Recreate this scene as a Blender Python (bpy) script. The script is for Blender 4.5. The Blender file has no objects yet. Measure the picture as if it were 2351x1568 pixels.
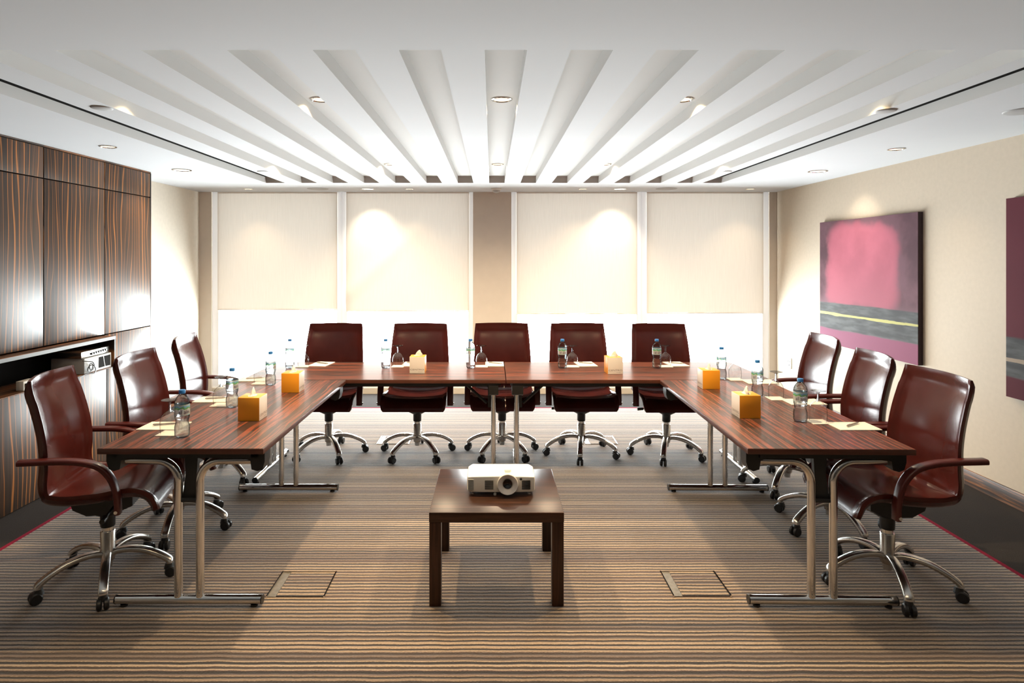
import bpy, bmesh, math, random
from mathutils import Vector, Matrix
random.seed(7)
C = bpy.context.scene.collection
R = math.radians
PI = math.pi

# ------------------------------------------------------------------ materials
def mat(name):
    m = bpy.data.materials.new(name); m.use_nodes = True
    nt = m.node_tree
    return m, nt, nt.nodes['Principled BSDF'], nt.nodes['Material Output']

def N(nt, typ, **kw):
    n = nt.nodes.new(typ)
    for k, v in kw.items():
        if hasattr(n, k): setattr(n, k, v)
        else: n.inputs[k].default_value = v
    return n

def L(nt, a, b): nt.links.new(a, b)

def ramp(nt, stops, interp='LINEAR'):
    r = nt.nodes.new('ShaderNodeValToRGB'); cr = r.color_ramp; cr.interpolation = interp
    while len(cr.elements) < len(stops): cr.elements.new(0.5)
    for e, (p, c) in zip(cr.elements, stops):
        e.position = p; e.color = (*c, 1)
    return r

def mth(nt, op, a, b=None, c=None):
    n = nt.nodes.new('ShaderNodeMath'); n.operation = op
    for i, v in enumerate((a, b, c)):
        if v is None: continue
        if isinstance(v, (int, float)): n.inputs[i].default_value = v
        else: nt.links.new(v, n.inputs[i])
    return n.outputs[0]

def plain(name, col, rough=0.5, metal=0.0, noise=0.06, scale=8, bump=0.0, bscale=200, coat=0.0, spec=0.5, sheen=0.0):
    m, nt, b, o = mat(name)
    tc = N(nt, 'ShaderNodeTexCoord')
    nz = N(nt, 'ShaderNodeTexNoise'); nz.inputs['Scale'].default_value = scale; nz.inputs['Detail'].default_value = 4
    L(nt, tc.outputs['Object'], nz.inputs['Vector'])
    lo = tuple(max(0, c * (1 - noise)) for c in col); hi = tuple(min(1, c * (1 + noise)) for c in col)
    r = ramp(nt, [(0.3, lo), (0.7, hi)])
    L(nt, nz.outputs['Fac'], r.inputs[0]); L(nt, r.outputs[0], b.inputs['Base Color'])
    b.inputs['Roughness'].default_value = rough; b.inputs['Metallic'].default_value = metal
    b.inputs['Specular IOR Level'].default_value = spec
    if coat: b.inputs['Coat Weight'].default_value = coat; b.inputs['Coat Roughness'].default_value = 0.15
    if sheen: b.inputs['Sheen Weight'].default_value = sheen
    if bump:
        n2 = N(nt, 'ShaderNodeTexNoise'); n2.inputs['Scale'].default_value = bscale; n2.inputs['Detail'].default_value = 3
        L(nt, tc.outputs['Object'], n2.inputs['Vector'])
        bp = N(nt, 'ShaderNodeBump'); bp.inputs['Strength'].default_value = bump; bp.inputs['Distance'].default_value = 0.002
        L(nt, n2.outputs['Fac'], bp.inputs['Height']); L(nt, bp.outputs[0], b.inputs['Normal'])
    return m

def emis(name, col, s):
    m = bpy.data.materials.new(name); m.use_nodes = True; nt = m.node_tree
    nt.nodes.remove(nt.nodes['Principled BSDF'])
    e = N(nt, 'ShaderNodeEmission'); e.inputs[0].default_value = (*col, 1); e.inputs[1].default_value = s
    L(nt, e.outputs[0], nt.nodes['Material Output'].inputs[0]); return m

M = {}
M['ceiling'] = plain('ceiling_paint', (.655, .675, .70), .8, noise=.01, scale=2, spec=.2)
M['wall'] = plain('beige_wallcovering', (.50, .425, .335), .7, noise=.03, scale=30, bump=.05, bscale=300, spec=.3)
M['wall_pale'] = plain('pale_sill_and_lit_wall', (.74, .68, .58), .7, noise=.03, scale=30, bump=.05, bscale=300, spec=.3)
M['pier'] = plain('taupe_pier_paint', (.80, .74, .66), .7, noise=.02, scale=10, spec=.3)
M['frame'] = plain('white_window_frame', (.92, .92, .91), .5, noise=.01)
M['chrome'] = plain('chrome', (.78, .77, .75), .09, 1, noise=.03, scale=20)
M['alu'] = plain('brushed_steel', (.62, .60, .57), .24, 1, noise=.06, scale=40)
M['black'] = plain('black_plastic', (.012, .012, .013), .38, noise=.1)
M['blackmetal'] = plain('black_painted_steel', (.016, .016, .017), .45, noise=.1)
M['rubber'] = plain('black_rubber', (.012, .012, .012), .6)
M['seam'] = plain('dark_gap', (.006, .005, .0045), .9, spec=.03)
M['leather'] = plain('burgundy_leather', (.066, .0115, .0095), .25, noise=.16, scale=6, bump=.03, bscale=420, coat=.04, spec=.33)
M['leather_edge'] = plain('burgundy_leather_edge', (.072, .0115, .0092), .3, noise=.12, scale=8, bump=.04, bscale=420, coat=.05, spec=.42)
M['paper'] = plain('cream_paper', (.84, .82, .77), .8, noise=.01, spec=.2)
M['pen'] = plain('grey_pen_plastic', (.36, .33, .31), .3)
M['tissue'] = plain('white_tissue', (.88, .86, .82), .9, noise=.02, bump=.3, bscale=60)
M['orange'] = plain('orange_card', (.80, .33, .018), .42, noise=.03)
M['boxwhite'] = plain('white_card', (.72, .70, .69), .42, noise=.02)
M['ink'] = plain('grey_ink', (.17, .16, .17), .6)
M['cap'] = plain('blue_bottle_cap', (.03, .19, .55), .35)
M['projector'] = plain('ivory_projector_plastic', (.80, .79, .75), .35, noise=.01)
M['projector_face'] = plain('pale_grey_projector_plastic', (.74, .73, .73), .35, noise=.01)
M['vent'] = plain('vent_shadow', (.045, .042, .045), .6)
M['lens'] = plain('dark_lens_glass', (.004, .004, .006), .05, coat=1)
M['border'] = plain('charcoal_border_carpet', (.034, .030, .029), .95, noise=.35, scale=260, bump=.6, bscale=700, spec=.1)
M['redline'] = plain('crimson_carpet_line', (.22, .012, .035), .95, noise=.25, scale=260, bump=.5, bscale=600, spec=.1)
M['device'] = plain('pale_device_casing', (.55, .58, .60), .35, noise=.02)
M['devdark'] = plain('dark_device_panel', (.018, .017, .017), .8, spec=.05)
M['shelfedge'] = plain('window_lit_shelf_edge', (.27, .28, .29), .5, spec=.2)  # paler grey stands in for window light on the shelf's front edge
M['floorplate'] = plain('dull_steel_plate', (.20, .18, .15), .55, .7, noise=.25, scale=30)
M['grille'] = plain('grey_speaker_grille', (.42, .42, .42), .6)
M['lampglow'] = emis('warm_lamp_glow', (1, .80, .50), 9)
M['lampglow_big'] = emis('bright_lamp_glow', (1, .90, .74), 16)
M['plate'] = plain('white_socket_plate', (.82, .81, .78), .35, noise=.01)

def wood(name, c_dark, c_mid, c_hi, sx, sl, axis, rough, pos=(.38, .5, .6, .68), line=False, coat=0.0):
    """striped ebony veneer: stripes run along AXIS ('y' or 'z')"""
    m, nt, b, o = mat(name)
    tc = N(nt, 'ShaderNodeTexCoord'); oi = N(nt, 'ShaderNodeObjectInfo')
    sc = N(nt, 'ShaderNodeVectorMath', operation='MULTIPLY')
    if axis == 'y': s = (sx, sl, sx)
    elif axis == 'z': s = (sx, sx, sl)
    else: s = (sl, sx, sx)
    sc.inputs[1].default_value = s
    add = N(nt, 'ShaderNodeVectorMath', operation='ADD')
    L(nt, tc.outputs['Object'], add.inputs[0]); L(nt, oi.outputs['Random'], add.inputs[1])
    # slow sideways wander of the grain
    nw = N(nt, 'ShaderNodeTexNoise'); nw.inputs['Scale'].default_value = 2.2; nw.inputs['Detail'].default_value = 2
    L(nt, add.outputs[0], nw.inputs['Vector'])
    mixw = N(nt, 'ShaderNodeVectorMath', operation='MULTIPLY_ADD')
    L(nt, nw.outputs['Color'], mixw.inputs[0]); mixw.inputs[1].default_value = (.035, .035, .035)
    L(nt, add.outputs[0], mixw.inputs[2])
    L(nt, mixw.outputs[0], sc.inputs[0])
    nz = N(nt, 'ShaderNodeTexNoise'); nz.inputs['Scale'].default_value = 1; nz.inputs['Detail'].default_value = 5; nz.inputs['Roughness'].default_value = .62
    L(nt, sc.outputs[0], nz.inputs['Vector'])
    r = ramp(nt, [(pos[0], c_dark), (pos[1], c_mid), (pos[2], c_hi), (pos[3], c_mid)])
    L(nt, nz.outputs['Fac'], r.inputs[0])
    L(nt, r.outputs[0], b.inputs['Base Color'])
    b.inputs['Roughness'].default_value = rough
    if coat: b.inputs['Coat Weight'].default_value = coat; b.inputs['Coat Roughness'].default_value = .1
    return m
M['tablewood'] = wood('striped_table_veneer', (.032, .023, .020), (.064, .031, .023), (.29, .072, .036), 75, .5, 'y', .28, (.38, .5, .585, .66))
M['tableedge'] = plain('table_edge_band', (.075, .024, .015), .35, noise=.15, scale=20)
def ebony_lines():
    m, nt, b, o = mat('ebony_veneer_upright')
    tc = N(nt, 'ShaderNodeTexCoord'); sp = N(nt, 'ShaderNodeSeparateXYZ'); L(nt, tc.outputs['Object'], sp.inputs[0])
    mp = N(nt, 'ShaderNodeMapping'); mp.inputs['Scale'].default_value = (1, 5, .9); L(nt, tc.outputs['Object'], mp.inputs[0])
    nw = N(nt, 'ShaderNodeTexNoise'); nw.inputs['Scale'].default_value = 1.0; nw.inputs['Detail'].default_value = 1.5; L(nt, mp.outputs[0], nw.inputs['Vector'])
    mp2 = N(nt, 'ShaderNodeMapping'); mp2.inputs['Scale'].default_value = (1, 90, .6); L(nt, tc.outputs['Object'], mp2.inputs[0])
    ng = N(nt, 'ShaderNodeTexNoise'); ng.inputs['Scale'].default_value = 1.0; ng.inputs['Detail'].default_value = 4; L(nt, mp2.outputs[0], ng.inputs['Vector'])
    t = mth(nt, 'DIVIDE', mth(nt, 'ADD', sp.outputs['Y'], mth(nt, 'MULTIPLY', nw.outputs['Fac'], .16)), .044)
    cell = mth(nt, 'FLOOR', t); fr = mth(nt, 'FRACT', t)
    wn = N(nt, 'ShaderNodeTexWhiteNoise', noise_dimensions='1D'); L(nt, cell, wn.inputs['W'])
    wd = mth(nt, 'MULTIPLY_ADD', wn.outputs['Value'], .08, .045)
    d = mth(nt, 'ABSOLUTE', mth(nt, 'SUBTRACT', fr, mth(nt, 'MULTIPLY_ADD', wn.outputs['Value'], .3, .35)))
    k = N(nt, 'ShaderNodeMapRange', interpolation_type='SMOOTHSTEP'); L(nt, d, k.inputs['Value'])
    L(nt, mth(nt, 'MULTIPLY', wd, 1.5), k.inputs['From Min']); L(nt, mth(nt, 'MULTIPLY', wd, .4), k.inputs['From Max'])
    st = mth(nt, 'MULTIPLY', k.outputs[0], mth(nt, 'MULTIPLY_ADD', wn.outputs['Value'], .5, .5))
    g = ramp(nt, [(.32, (.026, .019, .016)), (.5, (.044, .030, .022)), (.60, (.095, .042, .020)), (.68, (.050, .032, .023))]); L(nt, ng.outputs['Fac'], g.inputs[0])
    mx = N(nt, 'ShaderNodeMix', data_type='RGBA'); L(nt, st, mx.inputs['Factor']); L(nt, g.outputs[0], mx.inputs['A']); mx.inputs['B'].default_value = (.40, .155, .045, 1)
    L(nt, mx.outputs['Result'], b.inputs['Base Color']); b.inputs['Roughness'].default_value = .38; b.inputs['Specular IOR Level'].default_value = .2
    return m
M['ebony'] = ebony_lines()
M['ebony_flat'] = wood('ebony_veneer_lengthwise', (.030, .020, .016), (.075, .035, .018), (.26, .10, .035), 60, 1.0, 'y', .45, (.40, .5, .58, .66))
M['lowwood'] = wood('dark_walnut_stain', (.020, .0085, .005), (.034, .014, .008), (.055, .022, .012), 40, 1.5, 'x', .30, (.35, .5, .6, .7))
M['lowwood'].node_tree.nodes['Principled BSDF'].inputs['Specular IOR Level'].default_value = .3
M['lowwood_leg'] = wood('dark_walnut_stain_upright', (.020, .0085, .005), (.034, .014, .008), (.055, .022, .012), 60, 1.5, 'z', .35, (.35, .5, .6, .7))
M['lowwood_leg'].node_tree.nodes['Principled BSDF'].inputs['Specular IOR Level'].default_value = .3

def carpet():
    m, nt, b, o = mat('striped_carpet')
    tc = N(nt, 'ShaderNodeTexCoord'); sp = N(nt, 'ShaderNodeSeparateXYZ'); L(nt, tc.outputs['Object'], sp.inputs[0])
    wob = N(nt, 'ShaderNodeTexNoise'); wob.inputs['Scale'].default_value = 7; wob.inputs['Detail'].default_value = 3
    L(nt, tc.outputs['Object'], wob.inputs['Vector'])
    fine = N(nt, 'ShaderNodeTexNoise'); fine.inputs['Scale'].default_value = 120; fine.inputs['Detail'].default_value = 2
    L(nt, tc.outputs['Object'], fine.inputs['Vector'])
    y = mth(nt, 'ADD', sp.outputs['Y'], mth(nt, 'MULTIPLY', wob.outputs['Fac'], .012))
    y = mth(nt, 'ADD', y, mth(nt, 'MULTIPLY', fine.outputs['Fac'], .004))
    t = mth(nt, 'DIVIDE', y, .0285)
    cell = mth(nt, 'FLOOR', t); fr = mth(nt, 'FRACT', t)
    wn = N(nt, 'ShaderNodeTexWhiteNoise', noise_dimensions='1D'); L(nt, cell, wn.inputs['W'])
    wn2 = N(nt, 'ShaderNodeTexWhiteNoise', noise_dimensions='1D'); L(nt, mth(nt, 'ADD', cell, 77.3), wn2.inputs['W'])
    light = ramp(nt, [(0, (.30, .225, .16)), (.3, (.22, .165, .125)), (.5, (.14, .105, .09)), (.68, (.34, .265, .20)), (.84, (.105, .070, .064)), (.93, (.25, .18, .12))], 'CONSTANT')
    L(nt, wn.outputs['Value'], light.inputs[0])
    dark = ramp(nt, [(0, (.020, .014, .013)), (.4, (.036, .024, .021)), (.7, (.014, .011, .012)), (.88, (.070, .043, .036))], 'CONSTANT')
    L(nt, wn2.outputs['Value'], dark.inputs[0])
    # dark line occupies a varying part of each cell
    edge = mth(nt, 'ADD', .36, mth(nt, 'MULTIPLY', wn2.outputs['Value'], .28))
    d = mth(nt, 'ABSOLUTE', mth(nt, 'SUBTRACT', fr, .5))           # 0 centre .. .5 edge
    half = mth(nt, 'MULTIPLY', edge, .5)
    k = N(nt, 'ShaderNodeMapRange', interpolation_type='SMOOTHSTEP')
    L(nt, d, k.inputs['Value']); L(nt, mth(nt, 'SUBTRACT', half, .06), k.inputs['From Min']); L(nt, mth(nt, 'ADD', half, .06), k.inputs['From Max'])
    mx = N(nt, 'ShaderNodeMix', data_type='RGBA')
    L(nt, k.outputs[0], mx.inputs['Factor']); L(nt, dark.outputs[0], mx.inputs['A']); L(nt, light.outputs[0], mx.inputs['B'])
    sh = ramp(nt, [(.25, (.78, .78, .78)), (.75, (1.15, 1.15, 1.15))]); L(nt, fine.outputs['Fac'], sh.inputs[0])
    mul = N(nt, 'ShaderNodeMix', data_type='RGBA', blend_type='MULTIPLY'); mul.inputs['Factor'].default_value = 1
    L(nt, mx.outputs['Result'], mul.inputs['A']); L(nt, sh.outputs[0], mul.inputs['B'])
    L(nt, mul.outputs['Result'], b.inputs['Base Color'])
    b.inputs['Roughness'].default_value = .9; b.inputs['Specular IOR Level'].default_value = .25
    b.inputs['Sheen Weight'].default_value = .35; b.inputs['Sheen Roughness'].default_value = .5
    h = mth(nt, 'ADD', k.outputs[0], mth(nt, 'MULTIPLY', fine.outputs['Fac'], .6))
    bp = N(nt, 'ShaderNodeBump'); bp.inputs['Strength'].default_value = .6; bp.inputs['Distance'].default_value = .004
    L(nt, h, bp.inputs['Height']); L(nt, bp.outputs[0], b.inputs['Normal'])
    return m
M['carpet'] = carpet()

def thin_glass(name, tint, refl, rough=0.0, edge=0.0, rim=None):
    m = bpy.data.materials.new(name); m.use_nodes = True; nt = m.node_tree
    nt.nodes.remove(nt.nodes['Principled BSDF'])
    tr = N(nt, 'ShaderNodeBsdfTransparent'); tr.inputs[0].default_value = (*tint, 1)
    gl = N(nt, 'ShaderNodeBsdfGlossy'); gl.inputs['Roughness'].default_value = rough; gl.inputs[0].default_value = (.95, .97, 1, 1)
    lw = N(nt, 'ShaderNodeLayerWeight'); lw.inputs['Blend'].default_value = .5
    if rim:
        rr = ramp(nt, [(.55, tint), (.84, tuple((a + b) / 2 for a, b in zip(tint, rim))), (.97, rim)]); L(nt, lw.outputs['Facing'], rr.inputs[0]); L(nt, rr.outputs[0], tr.inputs[0])
    f = mth(nt, 'MULTIPLY_ADD', mth(nt, 'POWER', lw.outputs['Facing'], 3.0), edge, refl)
    mx = N(nt, 'ShaderNodeMixShader'); L(nt, f, mx.inputs[0]); L(nt, tr.outputs[0], mx.inputs[1]); L(nt, gl.outputs[0], mx.inputs[2])
    L(nt, mx.outputs[0], nt.nodes['Material Output'].inputs[0]); return m
M['pane'] = thin_glass('window_glass', (.97, .99, .98), .04)
M['goblet'] = thin_glass('goblet_glass', (.975, .98, .975), .07, 0, .3, (.03, .032, .03))

def water():
    m = bpy.data.materials.new('clear_bottle_and_water'); m.use_nodes = True; nt = m.node_tree
    nt.nodes.remove(nt.nodes['Principled BSDF'])
    g = N(nt, 'ShaderNodeBsdfGlass'); g.inputs['IOR'].default_value = 1.33; g.inputs['Roughness'].default_value = 0.01; g.inputs['Color'].default_value = (.90, .94, .97, 1)
    tr = N(nt, 'ShaderNodeBsdfTransparent')
    lw = N(nt, 'ShaderNodeLayerWeight'); lw.inputs['Blend'].default_value = .5
    rr = ramp(nt, [(.35, (.84, .89, .92)), (.62, (.50, .56, .60)), (.84, (.10, .115, .13)), (.97, (.015, .018, .02))]); L(nt, lw.outputs['Facing'], rr.inputs[0]); L(nt, rr.outputs[0], tr.inputs[0]); L(nt, rr.outputs[0], g.inputs['Color'])
    mx = N(nt, 'ShaderNodeMixShader'); mx.inputs[0].default_value = .5
    L(nt, g.outputs[0], mx.inputs[1]); L(nt, tr.outputs[0], mx.inputs[2])
    L(nt, mx.outputs[0], nt.nodes['Material Output'].inputs[0]); return m
M['water'] = water()

def label_film():
    m = bpy.data.materials.new('printed_label_film'); m.use_nodes = True; nt = m.node_tree
    b = nt.nodes['Principled BSDF']
    tc = N(nt, 'ShaderNodeTexCoord'); sp = N(nt, 'ShaderNodeSeparateXYZ'); L(nt, tc.outputs['Object'], sp.inputs[0])
    nz = N(nt, 'ShaderNodeTexNoise'); nz.inputs['Scale'].default_value = 70; nz.inputs['Detail'].default_value = 1
    L(nt, tc.outputs['Object'], nz.inputs['Vector'])
    z = mth(nt, 'ADD', sp.outputs['Z'], mth(nt, 'MULTIPLY', mth(nt, 'SUBTRACT', nz.outputs['Fac'], .5), .022))
    t = N(nt, 'ShaderNodeMapRange'); L(nt, z, t.inputs['Value']); t.inputs['From Min'].default_value = .104; t.inputs['From Max'].default_value = .160
    r = ramp(nt, [(0, (.10, .42, .52)), (.10, (.62, .72, .76)), (.14, (.74, .78, .80)), (.56, (.70, .76, .78)), (.60, (.07, .34, .10)), (.70, (.20, .50, .22)), (.74, (.12, .40, .66)), (.88, (.42, .66, .80)), (.96, (.75, .82, .86))], 'LINEAR')
    L(nt, t.outputs[0], r.inputs[0]); L(nt, r.outputs[0], b.inputs['Base Color'])
    a = ramp(nt, [(0, (.85,)*3), (.12, (.55,)*3), (.52, (.55,)*3), (.6, (.92,)*3), (.88, (.85,)*3), (1, (.4,)*3)]); L(nt, t.outputs[0], a.inputs[0])
    L(nt, a.outputs[0], b.inputs['Alpha']); b.inputs['Roughness'].default_value = .25
    return m
M['label'] = label_film()
M['label_ink'] = plain('dark_label_ink', (.05, .03, .08), .4)

def fabric(name, c0, c1, ct, T):
    m = bpy.data.materials.new(name); m.use_nodes = True; nt = m.node_tree
    nt.nodes.remove(nt.nodes['Principled BSDF'])
    tc = N(nt, 'ShaderNodeTexCoord'); nz = N(nt, 'ShaderNodeTexNoise'); nz.inputs['Scale'].default_value = 3
    mp = N(nt, 'ShaderNodeMapping'); mp.inputs['Scale'].default_value = (30, 1, 1.5)
    L(nt, tc.outputs['Object'], mp.inputs[0]); L(nt, mp.outputs[0], nz.inputs['Vector'])
    r = ramp(nt, [(.3, c0), (.7, c1)]); L(nt, nz.outputs['Fac'], r.inputs[0])
    d = N(nt, 'ShaderNodeBsdfDiffuse'); L(nt, r.outputs[0], d.inputs[0])
    t = N(nt, 'ShaderNodeBsdfTranslucent'); t.inputs[0].default_value = (*ct, 1)
    mx = N(nt, 'ShaderNodeMixShader'); mx.inputs[0].default_value = T
    L(nt, d.outputs[0], mx.inputs[1]); L(nt, t.outputs[0], mx.inputs[2])
    L(nt, mx.outputs[0], nt.nodes['Material Output'].inputs[0]); return m
M['blind'] = fabric('cream_blind_fabric', (.76, .69, .60), (.80, .73, .64), (.84, .77, .69), .024)
M['frame'] = fabric('white_backlit_window_frame', (.90, .90, .89), (.92, .92, .91), (.9, .9, .9), .03)  # frame faces made translucent so daylight brightens them from behind

def painting_mat(name, y0, y1, z0, z1, pink, base, band):
    """abstract canvas: soft block over a plum ground, grey band with a thin pale line"""
    m, nt, b, o = mat(name)
    tc = N(nt, 'ShaderNodeTexCoord'); sp = N(nt, 'ShaderNodeSeparateXYZ'); L(nt, tc.outputs['Object'], sp.inputs[0])
    def mr(s, a, c):
        n = N(nt, 'ShaderNodeMapRange'); L(nt, s, n.inputs['Value']); n.inputs['From Min'].default_value = a; n.inputs['From Max'].default_value = c; n.clamp = False
        return n.outputs[0]
    u = mr(sp.outputs['Y'], y1, y0); v = mr(sp.outputs['Z'], z0, z1)       # u: 0 far .. 1 near
    def noise(sc, det, vec=None, st=(1, 1, 1)):
        mp = N(nt, 'ShaderNodeMapping'); mp.inputs['Scale'].default_value = st; L(nt, tc.outputs['Object'], mp.inputs[0])
        n = N(nt, 'ShaderNodeTexNoise'); n.inputs['Scale'].default_value = sc; n.inputs['Detail'].default_value = det; L(nt, mp.outputs[0], n.inputs['Vector'])
        return n.outputs['Fac']
    n1 = noise(3.5, 6); n2 = noise(9, 6, st=(1, .45, 2.6)); ns = noise(6, 5, st=(1, .35, 4))
    def mix(f, a, c):
        x = N(nt, 'ShaderNodeMix', data_type='RGBA')
        L(nt, f, x.inputs['Factor'])
        for s, q in (('A', a), ('B', c)):
            if isinstance(q, tuple): x.inputs[s].default_value = (*q, 1)
            else: L(nt, q, x.inputs[s])
        return x.outputs['Result']
    def sm(x, a, c):
        n = N(nt, 'ShaderNodeMapRange', interpolation_type='SMOOTHSTEP'); L(nt, x, n.inputs['Value']); n.inputs['From Min'].default_value = a; n.inputs['From Max'].default_value = c
        return n.outputs[0]
    jit = mth(nt, 'MULTIPLY', mth(nt, 'SUBTRACT', n1, .5), .16)
    uj = mth(nt, 'ADD', u, jit); vj = mth(nt, 'ADD', v, jit)
    # superellipse mask of the block
    du = mth(nt, 'POWER', mth(nt, 'ABSOLUTE', mth(nt, 'DIVIDE', mth(nt, 'SUBTRACT', uj, .47), .38)), 5.0)
    dv = mth(nt, 'POWER', mth(nt, 'ABSOLUTE', mth(nt, 'DIVIDE', mth(nt, 'SUBTRACT', vj, .64), .33)), 5.0)
    blk = sm(mth(nt, 'ADD', du, dv), 1.5, .35)
    if pink is None:
        ground = mix(n1, base, tuple(c * 1.25 for c in base)); col = ground
    else:
        ground = mix(sm(n1, .35, .65), base, tuple(c * 1.7 for c in base))
        ground = mix(sm(v, .42, .24), ground, (.18, .105, .125))
        pk = mix(sm(n1, .3, .7), pink, tuple(min(1, c * 1.25) for c in pink))
        pk = mix(sm(v, .75, .3), pk, (.27, .085, .115))
        col = mix(blk, ground, pk)
    vb = mth(nt, 'ADD', v, mth(nt, 'MULTIPLY', mth(nt, 'SUBTRACT', ns, .5), .03))
    vb = mth(nt, 'ADD', vb, mth(nt, 'MULTIPLY', u, band[4]))
    bandm = mth(nt, 'MULTIPLY', sm(vb, band[0] - .006, band[0] + .006), sm(vb, band[1] + .006, band[1] - .006))
    bcol = mix(sm(n2, .35, .7), (.055, .056, .06), (.10, .105, .108))
    below = sm(vb, band[0] + .006, band[0] - .006)
    col = mix(below, col, (.19, .065, .11) if pink else base)
    col = mix(bandm, col, bcol)
    lw = mth(nt, 'ADD', .006, mth(nt, 'MULTIPLY', n2, .008))
    lm = mth(nt, 'LESS_THAN', mth(nt, 'ABSOLUTE', mth(nt, 'SUBTRACT', vb, band[2])), lw)
    col = mix(lm, col, band[3])
    L(nt, col, b.inputs['Base Color']); b.inputs['Roughness'].default_value = .8; b.inputs['Specular IOR Level'].default_value = .15
    bp = N(nt, 'ShaderNodeBump'); bp.inputs['Strength'].default_value = .15; L(nt, n2, bp.inputs['Height']); L(nt, bp.outputs[0], b.inputs['Normal'])
    return m

# ------------------------------------------------------------------ mesh building
class MB:
    def __init__(s): s.v = []; s.f = []; s.mi = []
    def add(s, vs, fs, mi=0):
        b = len(s.v); s.v += [tuple(v) for v in vs]
        for f in fs: s.f.append(tuple(b + i for i in f)); s.mi.append(mi)
    def box(s, x0, x1, y0, y1, z0, z1, mi=0, c=0.0):
        """box, chamfered on all edges by c"""
        if x0 > x1: x0, x1 = x1, x0
        if y0 > y1: y0, y1 = y1, y0
        if z0 > z1: z0, z1 = z1, z0
        if c <= 0:
            vs = [(x, y, z) for z in (z0, z1) for y in (y0, y1) for x in (x0, x1)]
            s.add(vs, [(0, 2, 3, 1), (4, 5, 7, 6), (0, 1, 5, 4), (2, 6, 7, 3), (0, 4, 6, 2), (1, 3, 7, 5)], mi); return
        bm = bmesh.new(); bmesh.ops.create_cube(bm, size=1)
        for v in bm.verts:
            v.co = Vector(((x0 + x1) / 2 + v.co.x * (x1 - x0), (y0 + y1) / 2 + v.co.y * (y1 - y0), (z0 + z1) / 2 + v.co.z * (z1 - z0)))
        bmesh.ops.bevel(bm, geom=bm.edges[:], offset=c, segments=2, affect='EDGES', profile=.5)
        bm.verts.index_update()
        s.add([v.co.copy() for v in bm.verts], [[v.index for v in f.verts] for f in bm.faces], mi); bm.free()
    def prism(s, pts, axis, a, b, mi=0):
        """polygon pts (2D) extruded along axis from a to b"""
        n = len(pts)
        def P(p, t):
            return (t, p[0], p[1]) if axis == 'x' else (p[0], t, p[1]) if axis == 'y' else (p[0], p[1], t)
        vs = [P(p, a) for p in pts] + [P(p, b) for p in pts]
        s.add(vs, [tuple(range(n)), tuple(range(2 * n - 1, n - 1, -1))] + [(i, i + n, (i + 1) % n + n, (i + 1) % n) for i in range(n)], mi)
    def tube(s, path, r, seg=12, mi=0, flat=None, cap=True, up=None):
        """tube along path; r number or list; flat=(a,b) gives an elliptic/rounded section a (sideways) b (up)"""
        path = [Vector(p) for p in path]; n = len(path); rs = r if isinstance(r, (list, tuple)) else [r] * n
        base = len(s.v); prev = None
        for i, p in enumerate(path):
            t = (path[min(i + 1, n - 1)] - path[max(i - 1, 0)]).normalized()
            if up is not None: a = Vector(up)
            elif prev is None: a = Vector((0, 0, 1)) if abs(t.z) < .9 else Vector((1, 0, 0))
            else: a = prev
            sd = t.cross(a).normalized(); nr = sd.cross(t).normalized(); prev = nr
            for j in range(seg):
                th = 2 * PI * j / seg; cx, cy = math.cos(th), math.sin(th)
                if flat:
                    cx = math.copysign(abs(cx) ** .55, cx); cy = math.copysign(abs(cy) ** .55, cy)
                    q = p + sd * cx * flat[0] * rs[i] + nr * cy * flat[1] * rs[i]
                else: q = p + (sd * cx + nr * cy) * rs[i]
                s.v.append(tuple(q))
        for i in range(n - 1):
            for j in range(seg):
                a, b = base + i * seg + j, base + i * seg + (j + 1) % seg
                s.f.append((a, b, b + seg, a + seg)); s.mi.append(mi)
        if cap:
            s.f.append(tuple(base + j for j in range(seg - 1, -1, -1))); s.mi.append(mi)
            s.f.append(tuple(base + (n - 1) * seg + j for j in range(seg))); s.mi.append(mi)
    def lathe(s, prof, seg=24, c=(0, 0, 0), mi=0, cap=True, axis='z'):
        base = len(s.v); n = len(prof)
        for r, z in prof:
            for j in range(seg):
                th = 2 * PI * j / seg
                a, b = r * math.cos(th), r * math.sin(th)
                q = (a, b, z) if axis == 'z' else (a, z, b) if axis == 'y' else (z, a, b)
                s.v.append((c[0] + q[0], c[1] + q[1], c[2] + q[2]))
        for i in range(n - 1):
            for j in range(seg):
                a, b = base + i * seg + j, base + i * seg + (j + 1) % seg
                s.f.append((a, b, b + seg, a + seg)); s.mi.append(mi)
        if cap:
            s.f.append(tuple(base + j for j in range(seg - 1, -1, -1))); s.mi.append(mi)
            s.f.append(tuple(base + (n - 1) * seg + j for j in range(seg))); s.mi.append(mi)
    def build(s, name, mats, parent=None, smooth=True, angle=40, loc=None, rz=0):
        me = bpy.data.meshes.new(name); me.from_pydata(s.v, [], s.f)
        if not isinstance(mats, (list, tuple)): mats = [mats]
        for m in mats: me.materials.append(m)
        me.polygons.foreach_set('material_index', s.mi)
        bm = bmesh.new(); bm.from_mesh(me); bmesh.ops.recalc_face_normals(bm, faces=bm.faces[:]); bm.to_mesh(me); bm.free()
        if smooth:
            me.shade_smooth(); me.set_sharp_from_angle(angle=R(angle))
        me.update()
        o = bpy.data.objects.new(name, me); C.objects.link(o)
        if parent: o.parent = parent
        if loc: o.location = loc
        if rz: o.rotation_euler.z = rz
        return o

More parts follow.
